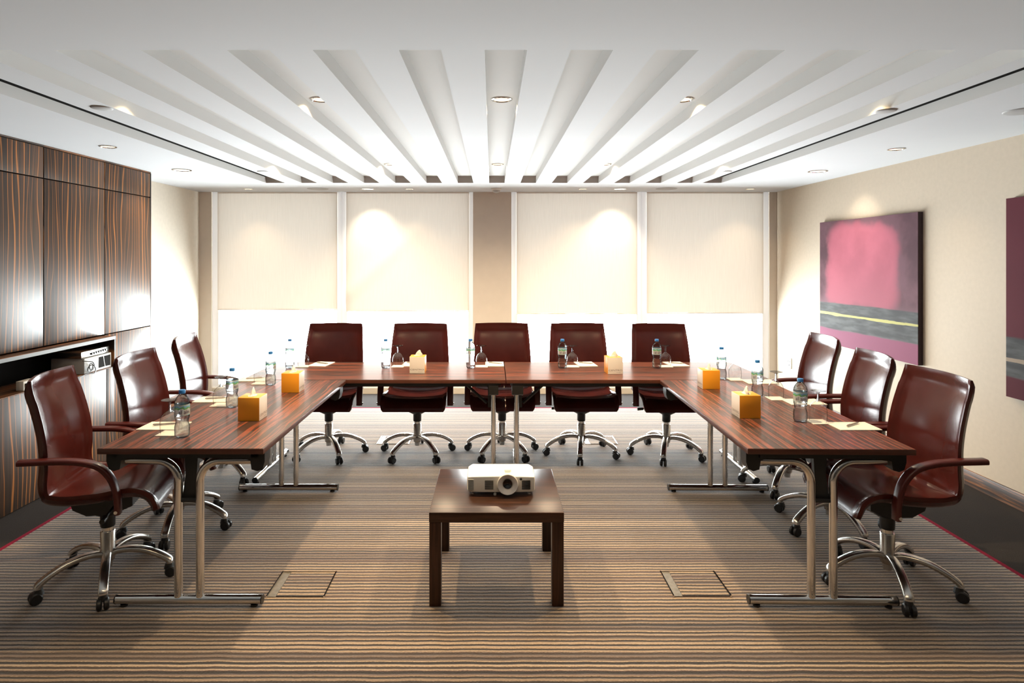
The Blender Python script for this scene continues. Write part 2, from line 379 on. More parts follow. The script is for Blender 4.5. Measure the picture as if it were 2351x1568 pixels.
def tag(o, label, cat, group=None):
    o['label'] = label; o['category'] = cat
    if group: o['group'] = group
    return o
def thing(name, label, cat, loc=(0, 0, 0), rz=0, group=None):
    o = bpy.data.objects.new(name, None); C.objects.link(o); o.location = loc; o.rotation_euler.z = rz
    o.empty_display_size = .1
    return tag(o, label, cat, group)
def struct(o): o['kind'] = 'structure'; return o
def copy_tree(o, parent=None):
    c = o.copy(); C.objects.link(c)
    if parent: c.parent = parent
    for ch in list(o.children): copy_tree(ch, c)
    return c
class Maker:
    """first call places the prototype itself, later calls place copies of it and all its parts"""
    def __init__(s, root): s.root = root; s.used = False
    def put(s, loc, rz, label, group=None):
        o = copy_tree(s.root) if s.used else s.root
        s.used = True; o.location = loc; o.rotation_euler = (0, 0, rz); o['label'] = label
        if group: o['group'] = group
        return o

def text_mesh(body, size):
    cu = bpy.data.curves.new('lettering', 'FONT'); cu.body = body; cu.size = size; cu.align_x = 'CENTER'; cu.resolution_u = 3
    o = bpy.data.objects.new('lettering', cu); C.objects.link(o)
    dg = bpy.context.evaluated_depsgraph_get(); me = bpy.data.meshes.new_from_object(o.evaluated_get(dg))
    vs = [v.co.copy() for v in me.vertices]; fs = [tuple(p.vertices) for p in me.polygons]
    bpy.data.objects.remove(o); bpy.data.curves.remove(cu); bpy.data.meshes.remove(me)
    return vs, fs

def smooth_path(pts, n):
    """Catmull-Rom through pts, n samples"""
    P = [Vector(p) for p in pts]; P = [2 * P[0] - P[1]] + P + [2 * P[-1] - P[-2]]
    out = []; m = len(P) - 3
    for i in range(n):
        t = i / (n - 1) * m; k = min(int(t), m - 1); t -= k
        a, b, c, d = P[k:k + 4]
        out.append(.5 * ((2 * b) + (c - a) * t + (2 * a - 5 * b + 4 * c - d) * t * t + (3 * b - a - 3 * c + d) * t ** 3))
    return out

# ------------------------------------------------------------------ dimensions (metres; camera at x=0, y=0, looking along +y)
H = 1.6; ZC = 2.39
XL, XR, YB, YN = -3.46, 3.37, 7.35, -2.6
XCAB = -3.11

# ------------------------------------------------------------------ room shell
def floor_rect(name, x0, x1, y0, y1, m, z=0, t=.05):
    b = MB(); b.box(x0, x1, y0, y1, z - t, z); return struct(b.build(name, m, smooth=False))
CX0, CX1, CY1 = -2.69, 2.66, 6.65
floor_rect('floor', CX0, CX1, YN, CY1, M['carpet'])
b = MB()
b.box(XL - .1, CX0 - .028, YN, YB + .3, -.05, 0); b.box(CX1 + .028, XR + .1, YN, YB + .3, -.05, 0); b.box(CX0 - .028, CX1 + .028, CY1 + .028, YB + .3, -.05, 0)
struct(b.build('floor_border', M['border'], smooth=False))
floor_rect('trim_1', CX0 - .028, CX0, YN, CY1 + .028, M['redline'])
floor_rect('trim_2', CX1, CX1 + .028, YN, CY1 + .028, M['redline'])
floor_rect('trim_3', CX0, CX1, CY1, CY1 + .028, M['redline'])

# ceiling with long recessed slots
SY0, SY1, SD = 2.35, 6.47, .07
slots = [(.0537 + .3255 * k - .08, .0537 + .3255 * k + .08) for k in range(-6, 7)]
slots = [(-2.352, -2.155)] + slots + [(2.195, 2.392)]
b = MB()
def quad(a, c, d, e): b.add([a, c, d, e], [(0, 1, 2, 3)])
def cq(x0, x1, y0, y1, z): quad((x0, y0, z), (x0, y1, z), (x1, y1, z), (x1, y0, z))
cq(XL - .1, XR + .1, YN - .1, SY0, ZC); cq(XL - .1, XR + .1, SY1, YB + .3, ZC)
xs = XL - .1
for (a, c) in slots:
    cq(xs, a, SY0, SY1, ZC); cq(a, c, SY0, SY1, ZC + SD)
    quad((a, SY0, ZC), (a, SY1, ZC), (a, SY1, ZC + SD), (a, SY0, ZC + SD)); quad((c, SY0, ZC), (c, SY1, ZC), (c, SY1, ZC + SD), (c, SY0, ZC + SD))
    for y in (SY0, SY1): quad((a, y, ZC), (c, y, ZC), (c, y, ZC + SD), (a, y, ZC + SD))
    xs = c
cq(xs, XR + .1, SY0, SY1, ZC)
M['slot'] = plain('slot_recess_shade', (.67, .67, .66), .8, noise=.01, scale=2, spec=.2)  # recess shading put into the colour of the slot insides
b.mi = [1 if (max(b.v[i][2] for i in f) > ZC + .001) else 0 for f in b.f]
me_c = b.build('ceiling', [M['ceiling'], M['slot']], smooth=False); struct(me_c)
b = MB(); b.box(XL - .2, XR + .2, YN - .2, YB + .4, 2.62, 2.72); struct(b.build('ceiling_slab', M['ceiling'], smooth=False))
# black linear air slots beside the outer recesses
for nm, x0, x1, lab in (('air_slot', -2.349, -2.26, 'long thin black air slot in the ceiling recess nearer the wooden cabinets'),
                        ('air_slot', 2.30, 2.389, 'long thin black air slot in the ceiling recess nearer the paintings')):
    b = MB(); b.box(x0, x1, SY0 + .03, SY1 - .03, ZC + SD - .012, ZC + SD - .002)
    tag(b.build(nm, M['seam'], smooth=False), lab, 'air vent', 'linear air slots')

def wall(name, x0, x1, y0, y1, z0, z1, m):
    b = MB(); b.box(x0, x1, y0, y1, z0, z1); return struct(b.build(name, m, smooth=False))
wall('wall_left', XL - .1, XL, YN, YB + .2, 0, ZC + .2, M['wall_pale'])  # window glare put into the paler colour of this wall
wall('wall_right', XR, XR + .1, YN, YB + .2, 0, ZC + .2, M['wall'])
M['frontwall'] = plain('dark_front_wall_panel', (.10, .075, .06), .6)
wall('wall_front', XL - .1, XR + .1, YN - .1, YN, 0, ZC + .2, M['frontwall'])
bx = lambda px: (px - 1129) / 194.0
# back wall: piers between the window bays and a low upstand
b = MB()
for a, c in ((XL, bx(486)), (bx(1086), bx(1174)), (bx(1766), XR)): b.box(a, c, YB, YB + .22, 0, ZC + .2)
struct(b.build('wall_back', M['pier'], smooth=False))
b = MB()
for a, c in ((bx(486), bx(1086)), (bx(1174), bx(1766))): b.box(a, c, YB + .002, YB + .2, 0, .07)
struct(b.build('wall_back_upstand', M['wall_pale'], smooth=False))
b = MB(); b.box(XR - .014, XR - .001, YN, YB, 0, .11, c=.003); struct(b.build('baseboard_right', M['ebony_flat']))
b = MB(); b.box(XL + .001, XL + .014, 5.66, YB, 0, .11, c=.003); struct(b.build('baseboard_left', M['ebony_flat']))

# windows: two bays of two lights; frame, glass and a roller blind to each
wins = [('window_1', 486, 784, 500, 772, 710), ('window_2', 784, 1086, 796, 1075, 713), ('window_3', 1174, 1474, 1188, 1462, 720), ('window_4', 1474, 1766, 1487, 1752, 718)]
blind_lab = ['cream roller blind over the window beside the wooden cabinets, with a smooth surface',
             'cream roller blind creased diagonally, cabinet side of the middle pier',
             'cream roller blind with a warm light pool, painting side of the middle pier',
             'cream roller blind over the window closest to the wall with the paintings']
for i, (nm, a, c, ba, bc, bb) in enumerate(wins):
    x0, x1 = bx(a), bx(c); g0, g1 = bx(ba), bx(bc)
    fr = MB()
    def channel(q0, q1, z0, z1):      # hollow frame, left open behind so daylight glows through its face
        f0, f1 = YB + .02, YB + .084
        fr.add([(q0, f0, z0), (q1, f0, z0), (q1, f0, z1), (q0, f0, z1)], [(0, 1, 2, 3)])
        if z1 - z0 > .5:
            for q in (q0, q1): fr.add([(q, f0, z0), (q, f1, z0), (q, f1, z1), (q, f0, z1)], [(0, 1, 2, 3)])
        else:
            for z in (z0, z1): fr.add([(q0, f0, z), (q1, f0, z), (q1, f1, z), (q0, f1, z)], [(0, 1, 2, 3)])
    for q0, q1 in ((x0 + .001, g0), (g1, x1 - .001)): channel(q0, q1, .07, ZC + .1)
    channel(g0, g1, .07, .11); channel(g0, g1, ZC - .02, ZC + .1)
    fo = struct(fr.build(nm, M['frame'], smooth=False))
    p = MB(); p.box(g0, g1, YB + .085, YB + .09, .11, ZC - .02); p.build('window_pane', M['pane'], fo, smooth=False)
    # blind
    zb = H - (bb - 594) / 194.0
    bl = MB(); nx, nz = 26, 26; vs = []
    for iz in range(nz + 1):
        for ix in range(nx + 1):
            u, v = ix / nx, iz / nz
            d = .004 * math.sin(u * 5 + i) * (1 - v)
            if i == 1:
                w = (v - .12) - (u * .95); d += .026 * math.exp(-(w / .075) ** 2) * (1 - v)
                w2 = (v - .02) - (1 - u) * .8; d -= .006 * math.exp(-(w2 / .06) ** 2) * (1 - v) * u
            if i == 3: d += .007 * math.exp(-((u - .42 - .1 * v) / .06) ** 2) * (1 - v) ** 2
            if i == 2: d += .004 * math.sin(u * 22 + v * 5) * (1 - v) ** 2
            vs.append((g0 - .008 + (g1 - g0 + .016) * u, YB + .012 - d, zb + (ZC + .05 - zb) * v))
    fs = [(r * (nx + 1) + c2, r * (nx + 1) + c2 + 1, (r + 1) * (nx + 1) + c2 + 1, (r + 1) * (nx + 1) + c2) for r in range(nz) for c2 in range(nx)]
    bl.add(vs, fs)
    root = thing('roller_blind', blind_lab[i], 'blind', (0, 0, 0), 0, 'roller blinds')
    bl.build('blind_fabric', M['blind'], root, angle=180)
    hb = MB(); hb.box(g0 - .006, g1 + .006, YB + .006, YB + .017, zb - .012, zb, c=.004); hb.build('hem_bar', M['blind'], root)

# ------------------------------------------------------------------ wooden cabinets along the wall
def door_panel(parent, y0, y1, z0, z1, name='door', x=XCAB, mm='ebony', g=.004):
    d = MB(); d.box(x - .022, x, y0 + g, y1 - g, z0 + g, z1 - g, c=.0015); return d.build(name, M[mm], parent)
cols = [(2.96, 3.63), (3.63, 4.31), (4.31, 4.99), (4.99, 5.66)]
cab_lab = ['tall striped ebony cabinet farthest from the window', 'tall striped ebony cabinet cut by the frame edge, third from the window',
           'tall striped ebony cabinet above the niche with the silver equipment', 'tall striped ebony cabinet at the window end with a warm lamp glow, reaching the floor']
for i, (y0, y1) in enumerate(cols):
    root = thing('tall_cabinet', cab_lab[i], 'cabinet', (XCAB - .15, (y0 + y1) / 2, 0), 0, 'wall of ebony cabinets')
    inv = Matrix.Translation(-Vector(root.location))
    last = i == 3
    zlo = 0 if last else .987
    cb = MB(); cb.box(XL + .002, XCAB - .024, y0 + .001, y1 - .001, zlo, ZC - .003)
    parts = [cb.build('carcass', M['seam'], root, smooth=False)]
    parts.append(door_panel(root, y0, y1, 2.158, ZC - .012))
    parts.append(door_panel(root, y0, y1, .99, 2.158))
    if last:
        parts.append(door_panel(root, y0, y1, .0, .99))
        e = MB(); e.box(XL + .002, XCAB, y1, y1 + .012, 0, ZC - .012); parts.append(e.build('side_panel', M['ebony'], root, smooth=False))
    t = MB(); t.box(XCAB - .022, XCAB + .004, y0, y1, ZC - .012, ZC - .002); parts.append(t.build('top_trim', M['ebony_flat'], root, smooth=False))
    for p in parts: p.location = -Vector(root.location)
    # keep veneer coordinates continuous: parts keep their own local frame
# low media cabinet with the open niche
XF = -3.02; MY0, MY1 = 2.96, 4.986
root = thing('media_cabinet', 'low ebony media cabinet with a long open niche for equipment below the tall cabinets', 'cabinet')
p = MB(); p.box(XL + .002, XF, MY0, MY1, .955, .983, 0, c=.002); p.build('top_shelf', [M['ebony_flat']], root)
p = MB(); p.box(XF - .001, XF + .002, MY0, MY1, .957, .981); p.build('shelf_edge', M['shelfedge'], root, smooth=False)
p = MB(); p.box(XL + .002, XF - .001, MY1 - .012, MY1, 0, .955); p.build('side_panel', M['ebony'], root, smooth=False)
p = MB(); p.box(XL + .002, XF - .024, MY0, MY1 - .014, 0, .715); p.build('carcass', M['seam'], root, smooth=False)
p = MB(); p.box(XL + .002, XF - .004, MY0, MY1 - .014, .716, .737); p.build('niche_floor', M['ebony_flat'], root, smooth=False)
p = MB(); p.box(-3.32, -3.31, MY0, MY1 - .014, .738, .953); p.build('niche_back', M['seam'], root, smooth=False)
for y0, y1 in ((2.96, 3.59), (3.59, 4.24), (4.24, 4.87), (4.87, MY1 - .012)):
    door_panel(root, y0, y1, .0, .738, x=XF)
# equipment in the niche
NX = XF - .02
root = thing('speaker_unit', 'pale boxy equipment unit with a black split window, standing in the cabinet niche', 'equipment', (NX - .12, 4.80, .738))
p = MB(); p.box(-.13, .12, -.165, .165, .0, .115, c=.004); p.build('casing', M['device'], root)
p = MB(); p.prism([(.005, .018), (.075, .018), (.145 - .09, .10), (.005, .10)], 'x', .1205, .123)
p.build('dark_window', M['devdark'], root, smooth=False)
p = MB(); p.prism([(.09, .018), (.145, .018), (.145, .10), (.07, .10)], 'x', .1205, .123); p.build('dark_window', M['devdark'], root, smooth=False)
root = thing('amplifier', 'flat silver amplifier with small knobs on top of the pale unit in the niche', 'equipment', (NX - .13, 4.79, .8545))
p = MB(); p.box(-.12, .12, -.175, .165, .003, .05, c=.002); p.build('casing', M['alu'], root)
for k in range(7):
    p = MB(); p.lathe([(.009, 0), (.008, .012)], 10, (.1205, -.06 + k * .028, .022 + .001 * k), axis='x'); p.build('knob', M['black'], root)
for k in (-1, 1):
    p = MB(); p.box(-.1, .1, k * .14 - .012, k * .14 + .012, 0, .003); p.build('foot', M['rubber'], root, smooth=False)
b = MB(); pts = []
for k in range(40):
    a = k / 39 * 5 * PI
    pts.append((NX + .026 + .012 * math.sin(a * .5), 4.665 + .03 * math.sin(a) + .002 * k / 4, .80 - .0009 * k + .028 * math.cos(a)))
pts = [(NX + .012, 4.60, .842)] + pts + [(NX + .03, 4.62, .745), (NX + .035, 4.52, .735), (NX + .03, 4.42, .745)]
b.tube(smooth_path(pts, 120), .0035, 6)
tag(b.build('power_cable', M['black']), 'looped black cable hanging in front of the pale unit in the niche', 'cable')
root = thing('socket_box', 'small white multi-socket box inside the dark cabinet niche', 'socket', (XF - .06, 4.10, .738))
p = MB(); p.box(-.02, .03, -.055, .055, 0, .062, c=.003); p.build('plate', M['plate'], root)
for k, (yy, w) in enumerate(((-.034, .008), (0, .014), (.034, .008))):
    p = MB(); p.box(.0305, .036, yy - w, yy + w, .018, .046, c=.001); p.build('socket_outlet', M['devdark'], root)
root = thing('wall_plate', 'pale connector plate with a round knob on the dark niche back', 'socket', (-3.309, 4.86, .835))
p = MB(); p.box(0, .008, -.09, .02, -.03, .03, c=.002); p.build('plate', M['plate'], root)
p = MB(); p.lathe([(.026, 0), (.024, .018)], 16, (.0, .055, 0), axis='x'); p.build('knob', M['plate'], root)

# ------------------------------------------------------------------ paintings and socket on the painted wall
def painting(y0, y1, z0, z1, m, side, lab):
    root = thing('painting', lab, 'painting', (XR - .001, (y0 + y1) / 2, z0), 0, 'abstract canvases')
    o = Vector(root.location)
    p = MB(); p.box(XR - .042, XR - .038, y0 + .001, y1 - .001, z0 + .001, z1 - .001); a = p.build('canvas', m, root, smooth=False); a.location = -o
    p = MB(); p.box(XR - .038, XR - .002, y0, y1, z0, z1, c=.002); a = p.build('stretcher_edge', side, root); a.location = -o
pm1 = painting_mat('pink_abstract_paint', 4.85, 6.30, .765, 1.967, (.30, .088, .12), (.078, .040, .050), (.125, .335, .245, (.38, .36, .15), -.012))
pm2 = painting_mat('maroon_abstract_paint', 2.55, 4.02, .71, 1.99, None, (.075, .014, .022), (.10, .30, .19, (.30, .24, .19), 0))
sd1 = plain('dark_plum_canvas_side', (.028, .012, .016), .7)
painting(4.85, 6.30, .765, 1.967, pm1, sd1, 'large square abstract canvas with a pink block over a grey band')
painting(2.55, 4.02, .71, 1.99, pm2, sd1, 'maroon abstract canvas with a dark grey band, cut by the frame edge')
root = thing('wall_socket', 'small white double socket plate low on the wall behind the chairs', 'socket', (XR - .001, 7.02, .42))
p = MB(); p.box(-.009, 0, -.045, .045, -.06, .06, c=.002); p.build('plate', M['plate'], root)
for yy, zz in ((.015, .02), (-.018, .02), (.0, -.022)):
    p = MB(); p.box(-.0115, -.0092, yy - .006, yy + .006, zz - .008, zz + .008); p.build('socket_outlet', M['devdark'], root, smooth=False)

# ------------------------------------------------------------------ ceiling fittings
def lamp_spot(name, x, y, z, e, ang=110, blend=.7, col=(1, .70, .40), aim=None, size=.035):
    ld = bpy.data.lights.new(name, 'SPOT'); ld.energy = e; ld.spot_size = R(ang); ld.spot_blend = blend; ld.color = col; ld.shadow_soft_size = size
    o = bpy.data.objects.new(name, ld); C.objects.link(o); o.location = (x, y, z)
    if aim: o.rotation_euler = (Vector(aim) - Vector((x, y, z))).to_track_quat('-Z', 'Y').to_euler()
    return o
def downlight_proto(r, glow):
    root = thing('downlight', 'round recessed ceiling downlight', 'light')
    p = MB(); p.lathe([(r * .80, -.0005), (r * .86, -.006), (r, -.004), (r, -.0005)], 28, cap=False); p.build('trim_ring', M['chrome'], root)
    p = MB(); p.lathe([(.0005, -.0012), (r * .81, -.0012)], 28, cap=False); p.build('lamp_face', glow, root)
    return root
small = Maker(downlight_proto(.056, M['lampglow'])); big = Maker(downlight_proto(.082, M['lampglow_big']))
kname = {-6: 'slot closest to the cabinets', -3: 'slot above the cabinet-side table', 0: 'middle slot', 3: 'slot above the painting-side table', 6: 'slot closest to the paintings'}
for k in (-6, -3, 0, 3, 6):
    x = .0537 + .3255 * k
    for y, nm in ((3.35, 'projector end'), (5.64, 'window end')):
        small.put((x, y, ZC + SD), 0, 'recessed downlight in the ceiling %s, toward the %s' % (kname[k], nm), 'downlights in the ceiling slots')
        lamp_spot('spot_lamp', x, y, ZC + SD - .012, SPOT_SLOT if y < 4 else SPOT_SLOT * .6) if False else None
sides = [(-2.70, 4.37, 0, 'downlight in the flat ceiling beside the cabinets, farther from the window'), (-2.755, 5.52, 1, 'bright large downlight in front of the last tall cabinet'),
         (2.91, 4.47, 0, 'downlight beside the painting wall, farther from the window'), (2.94, 5.60, 1, 'bright large downlight in front of the pink painting'), (2.92, 7.02, 0, 'downlight in the window corner by the painting wall'),
         (-2.75, 7.02, 0, 'downlight in the window corner by the pale side wall'), (-1.40, 7.02, 1, 'large downlight before the creased blind'), (1.45, 7.02, 1, 'large downlight before the blind with the light pool'),
         (-.93, 7.02, 0, 'small downlight by the window between creased blind and detector'), (1.03, 7.02, 0, 'small downlight by the window between detector and lit blind')]
for x, y, bg, lab in sides:
    (big if bg else small).put((x, y, ZC), 0, lab, 'downlights in the flat ceiling')
b = MB(); b.lathe([(.001, -.012), (.075, -.011), (.082, -.007), (.085, -.001)], 28, cap=False)
sp0 = b.build('ceiling_speaker', M['grille']); tag(sp0, 'x', 'speaker')
spk = Maker(sp0)
for x, y, lab in ((-2.04, 3.25, 'round grey ceiling speaker by the cabinet-side air slot, near the projector end'), (-2.07, 5.62, 'small grey disc speaker on the ceiling by the cabinet-side air slot, window end'),
                  (2.10, 3.31, 'round grey ceiling speaker by the painting-side air slot, near the projector end'), (2.12, 5.62, 'small grey disc speaker on the ceiling by the painting-side air slot, window end'),
                  (2.84, 3.32, 'round ceiling speaker above the maroon painting, cut by the frame edge'), (1.97, 7.0, 'flat round ceiling speaker beside the window above the last chair'), (-1.96, 7.0, 'flat round ceiling speaker beside the window on the cabinet side')):
    spo = spk.put((x, y, ZC), 0, lab, 'ceiling speakers'); q = 1.4 if y > 6.5 else 1.05 if x > 2.5 else .62; spo.scale = (q, q, .6)
root = thing('smoke_detector', 'white domed smoke detector on the ceiling by the middle pier', 'smoke detector', (.05, 6.98, ZC))
p = MB(); p.lathe([(.058, -.001), (.058, -.012), (.05, -.016), (.05, -.022), (.045, -.024)], 28); p.build('base', M['plate'], root)
p = MB(); p.lathe([(.044, -.0245), (.042, -.034), (.028, -.046), (.01, -.05)], 24); p.build('sensor_dome', M['grille'], root)

# ------------------------------------------------------------------ chairs
def chair_proto():
    root = thing('office_chair', 'x', 'chair')
    prof = [(-.305, 1.04), (-.292, .98), (-.268, .90), (-.245, .81), (-.230, .72), (-.227, .64), (-.231, .57), (-.222, .51), (-.19, .468), (-.13, .452), (-.05, .452), (.05, .462), (.13, .478), (.19, .483), (.235, .468), (.262, .437), (.27, .41)]
    pts = smooth_path([(x, 0, z) for x, z in prof], 66)
    us = [-1, -.985, -.95, -.90, -.86, -.75, -.55, -.3, 0, .3, .55, .75, .86, .90, .95, .985, 1]
    def shell(i0, i1, th, name, top=False, nose=False):
        f, bk = [], []; n = i1 - i0
        for i in range(i0, i1 + 1):
            p = pts[i]; t = (pts[min(i + 1, len(pts) - 1)] - pts[max(i - 1, 0)]).normalized()
            nr = Vector((-t.z, 0, t.x))            # toward the sitter / upward on the seat
            if nr.dot(Vector((1, 0, 1))) < 0: nr = -nr
            s = i / (len(pts) - 1)
            hw = .225 + .027 * min(1, s / .28) if s < .5 else .252 + .006 * (s - .5)
            if s > .9: hw -= .022 * ((s - .9) / .1) ** 2
            bs = max(0, 1 - s / .30)               # back-ness
            rim = .019 if s < .9 else .019 * (1 - s) / .1
            tk = th
            if top:
                d = (i - i0) / n
                edge = max(0, 1 - d / .045); tk = th * (1 - .35 * edge)
            rf, rb = [], []
            for u in us:
                au = abs(u)
                lift = .042 * u * u * (1 if s < .55 else max(.25, 1 - (s - .55) * 2))   # wraps round the sitter
                pad = 0
                if au > .86: pad = rim * ((au - .86) / .14)
                if top:
                    q = max(0, 1 - (i - i0) / (n * .14)); pad = max(pad, .022 * q)
                zz = -.010 * u * u * bs if s < .1 else 0
                half = tk * .5 * (1 if au < .97 else .55)
                base = Vector((p.x, u * hw, p.z + zz)) + nr * (lift + pad)
                rf.append(base + nr * half); rb.append(base - nr * half)
            f.append(rf); bk.append(rb)
        m = MB(); w = len(us); rows = n + 1
        vs = [v for r_ in f for v in r_] + [v for r_ in bk for v in r_]; o = rows * w; fs = []
        for i in range(rows - 1):
            for j in range(w - 1):
                a = i * w + j; fs.append((a, a + 1, a + w + 1, a + w)); fs.append((o + a, o + a + w, o + a + w + 1, o + a + 1))
            fs.append((i * w, (i + 1) * w, o + (i + 1) * w, o + i * w)); fs.append((i * w + w - 1, o + i * w + w - 1, o + (i + 1) * w + w - 1, (i + 1) * w + w - 1))
        for j in range(w - 1):
            fs.append((j, o + j, o + j + 1, j + 1)); e = (rows - 1) * w + j; fs.append((e, e + 1, o + e + 1, o + e))
        m.add(vs, fs); return m.build(name, M['leather'], root, angle=55)
    shell(0, 30, .030, 'backrest', top=True)
    shell(30, 65, .036, 'seat', nose=True)
    for sgn in (-1, 1):
        y = .279 * sgn
        path = smooth_path([(-.262, y, .692), (-.12, y, .688), (-.02, y, .678), (.06, y, .65), (.11, y, .59), (.133, y, .51), (.137, y, .43)], 26)
        m = MB(); m.tube(path, 1, 14, flat=(.024, .013), up=(0, sgn * 1.0, 0) if False else None)
        a = m.build('armrest', M['leather_edge'], root, angle=60)
        s = MB(); s.lathe([(.008, 0), (.008, .004)], 10, (.135, y + sgn * .0245 - (.004 if sgn < 0 else 0), .445), axis='y'); s.build('bolt', M['chrome'], a)
        s = MB(); s.tube([(-.245, y - sgn * .03, .688), (-.228, y - sgn * .045, .68)], .010, 8); s.build('bracket', M['black'], a)
    m = MB()
    m.prism([(-.13, .428), (-.12, .395), (-.06, .362), (.06, .362), (.14, .395), (.14, .440)], 'y', -.095, .095)
    m.lathe([(.085, .372), (.075, .352), (.045, .335), (.034, .33), (.033, .275), (.030, .271)], 20)
    m.build('tilt_mechanism', M['black'], root)
    m = MB(); m.tube([(.06, -.08, .40), (.06, -.16, .395), (.06, -.215, .39)], .006, 8); m.tube([(.06, -.205, .391), (.06, -.25, .387)], .012, 10); m.build('lever', M['black'], root)
    m = MB(); m.lathe([(.026, .2705), (.026, .246)], 18); m.build('gas_lift', M['chrome'], root)
    base = MB()
    base.lathe([(.031, .252), (.0335, .248), (.032, .15), (.036, .14), (.030, .105), (.022, .10), (.020, .072)], 22)
    for k in range(5):
        a = 2 * PI * k / 5; ca, sa = math.cos(a), math.sin(a)
        pr = [(.02, .137), (.06, .150), (.12, .150), (.18, .138), (.24, .112), (.275, .090), (.288, .078), (.29, .068)]
        base.tube(smooth_path([(r_ * ca, r_ * sa, z) for r_, z in pr], 18), 1, 12, flat=(.021, .0135))
    bo = base.build('star_base', M['alu'], root, angle=50)
    for k in range(5):
        a = 2 * PI * k / 5; ca, sa = math.cos(a), math.sin(a); cx, cy = .283 * ca, .283 * sa
        tx, ty = -sa, ca
        m = MB()
        for w in (-1, 1):
            c0 = Vector((cx + ca * .012, cy + sa * .012, .027)); ax = Vector((tx, ty, 0))
            # wheel
            ring = []
            for rr, off in ((.001, .004), (.022, .004), (.027, .008), (.027, .020), (.022, .025), (.001, .025)):
                ring.append((rr, off * w))
            base_i = len(m.v)
            for rr, off in ring:
                for j in range(16):
                    th = 2 * PI * j / 16
                    q = c0 + ax * off + Vector((ca, sa, 0)) * rr * math.cos(th) + Vector((0, 0, 1)) * rr * math.sin(th); m.v.append(tuple(q))
            for i in range(len(ring) - 1):
                for j in range(16):
                    p0 = base_i + i * 16 + j; p1 = base_i + i * 16 + (j + 1) % 16
                    m.f.append((p0, p1, p1 + 16, p0 + 16)); m.mi.append(0)
        c0 = Vector((cx, cy, 0))
        m.tube([c0 + Vector((0, 0, .040)), c0 + Vector((0, 0, .066))], [.024, .017], 12)
        m.build('caster', M['black'], root)
    return root
chairs = Maker(chair_proto())
G = 'burgundy leather office chairs round the U of tables'
CH = [(-1.91, 3.09, 13, 10, 'high-backed burgundy leather office chair at the open end of the cabinet-side table'),
      (-1.865, 3.70, 4, -5, 'middle burgundy leather office chair of the three along the cabinet-side table'),
      (-1.98, 4.54, 9, -36, 'burgundy leather office chair of the cabinet-side table that sits closest to the window'),
      (1.95, 3.062, 180, -106, 'high-backed burgundy leather office chair at the open end of the painting-side table'),
      (2.02, 3.712, 172, 205, 'middle burgundy leather office chair of the three along the painting-side table'),
      (2.07, 4.352, 174, -130, 'burgundy leather office chair in front of the pink painting, closest to the window'),
      (-1.335, 5.09, -90, -60, 'burgundy leather chair at the window-side tables, first from the wooden cabinets'),
      (-.610, 5.09, -90, -125, 'burgundy leather chair with a tissue box before it, second from the cabinets by the window'),
      (.085, 5.112, -90, -52, 'burgundy leather chair in front of the middle pier, behind the projector'),
      (.735, 5.10, -90, -100, 'burgundy leather chair just beside the middle pier, toward the paintings'),
      (1.425, 5.07, -90, -110, 'burgundy leather chair at the window-side tables, first from the painting wall')]
for x, y, th, ph, lab in CH:
    o = chairs.put((x, y, 0), R(th), lab, G)
    if 'pink painting' in lab: o.scale = (1, 1, 1.02)       # seat raised a little higher
    for c in o.children:                       # swivel the star base and its casters on the column
        n = c.name.split('.')[0]
        if n in ('star_base', 'caster'): c.rotation_euler.z = R(ph - th)

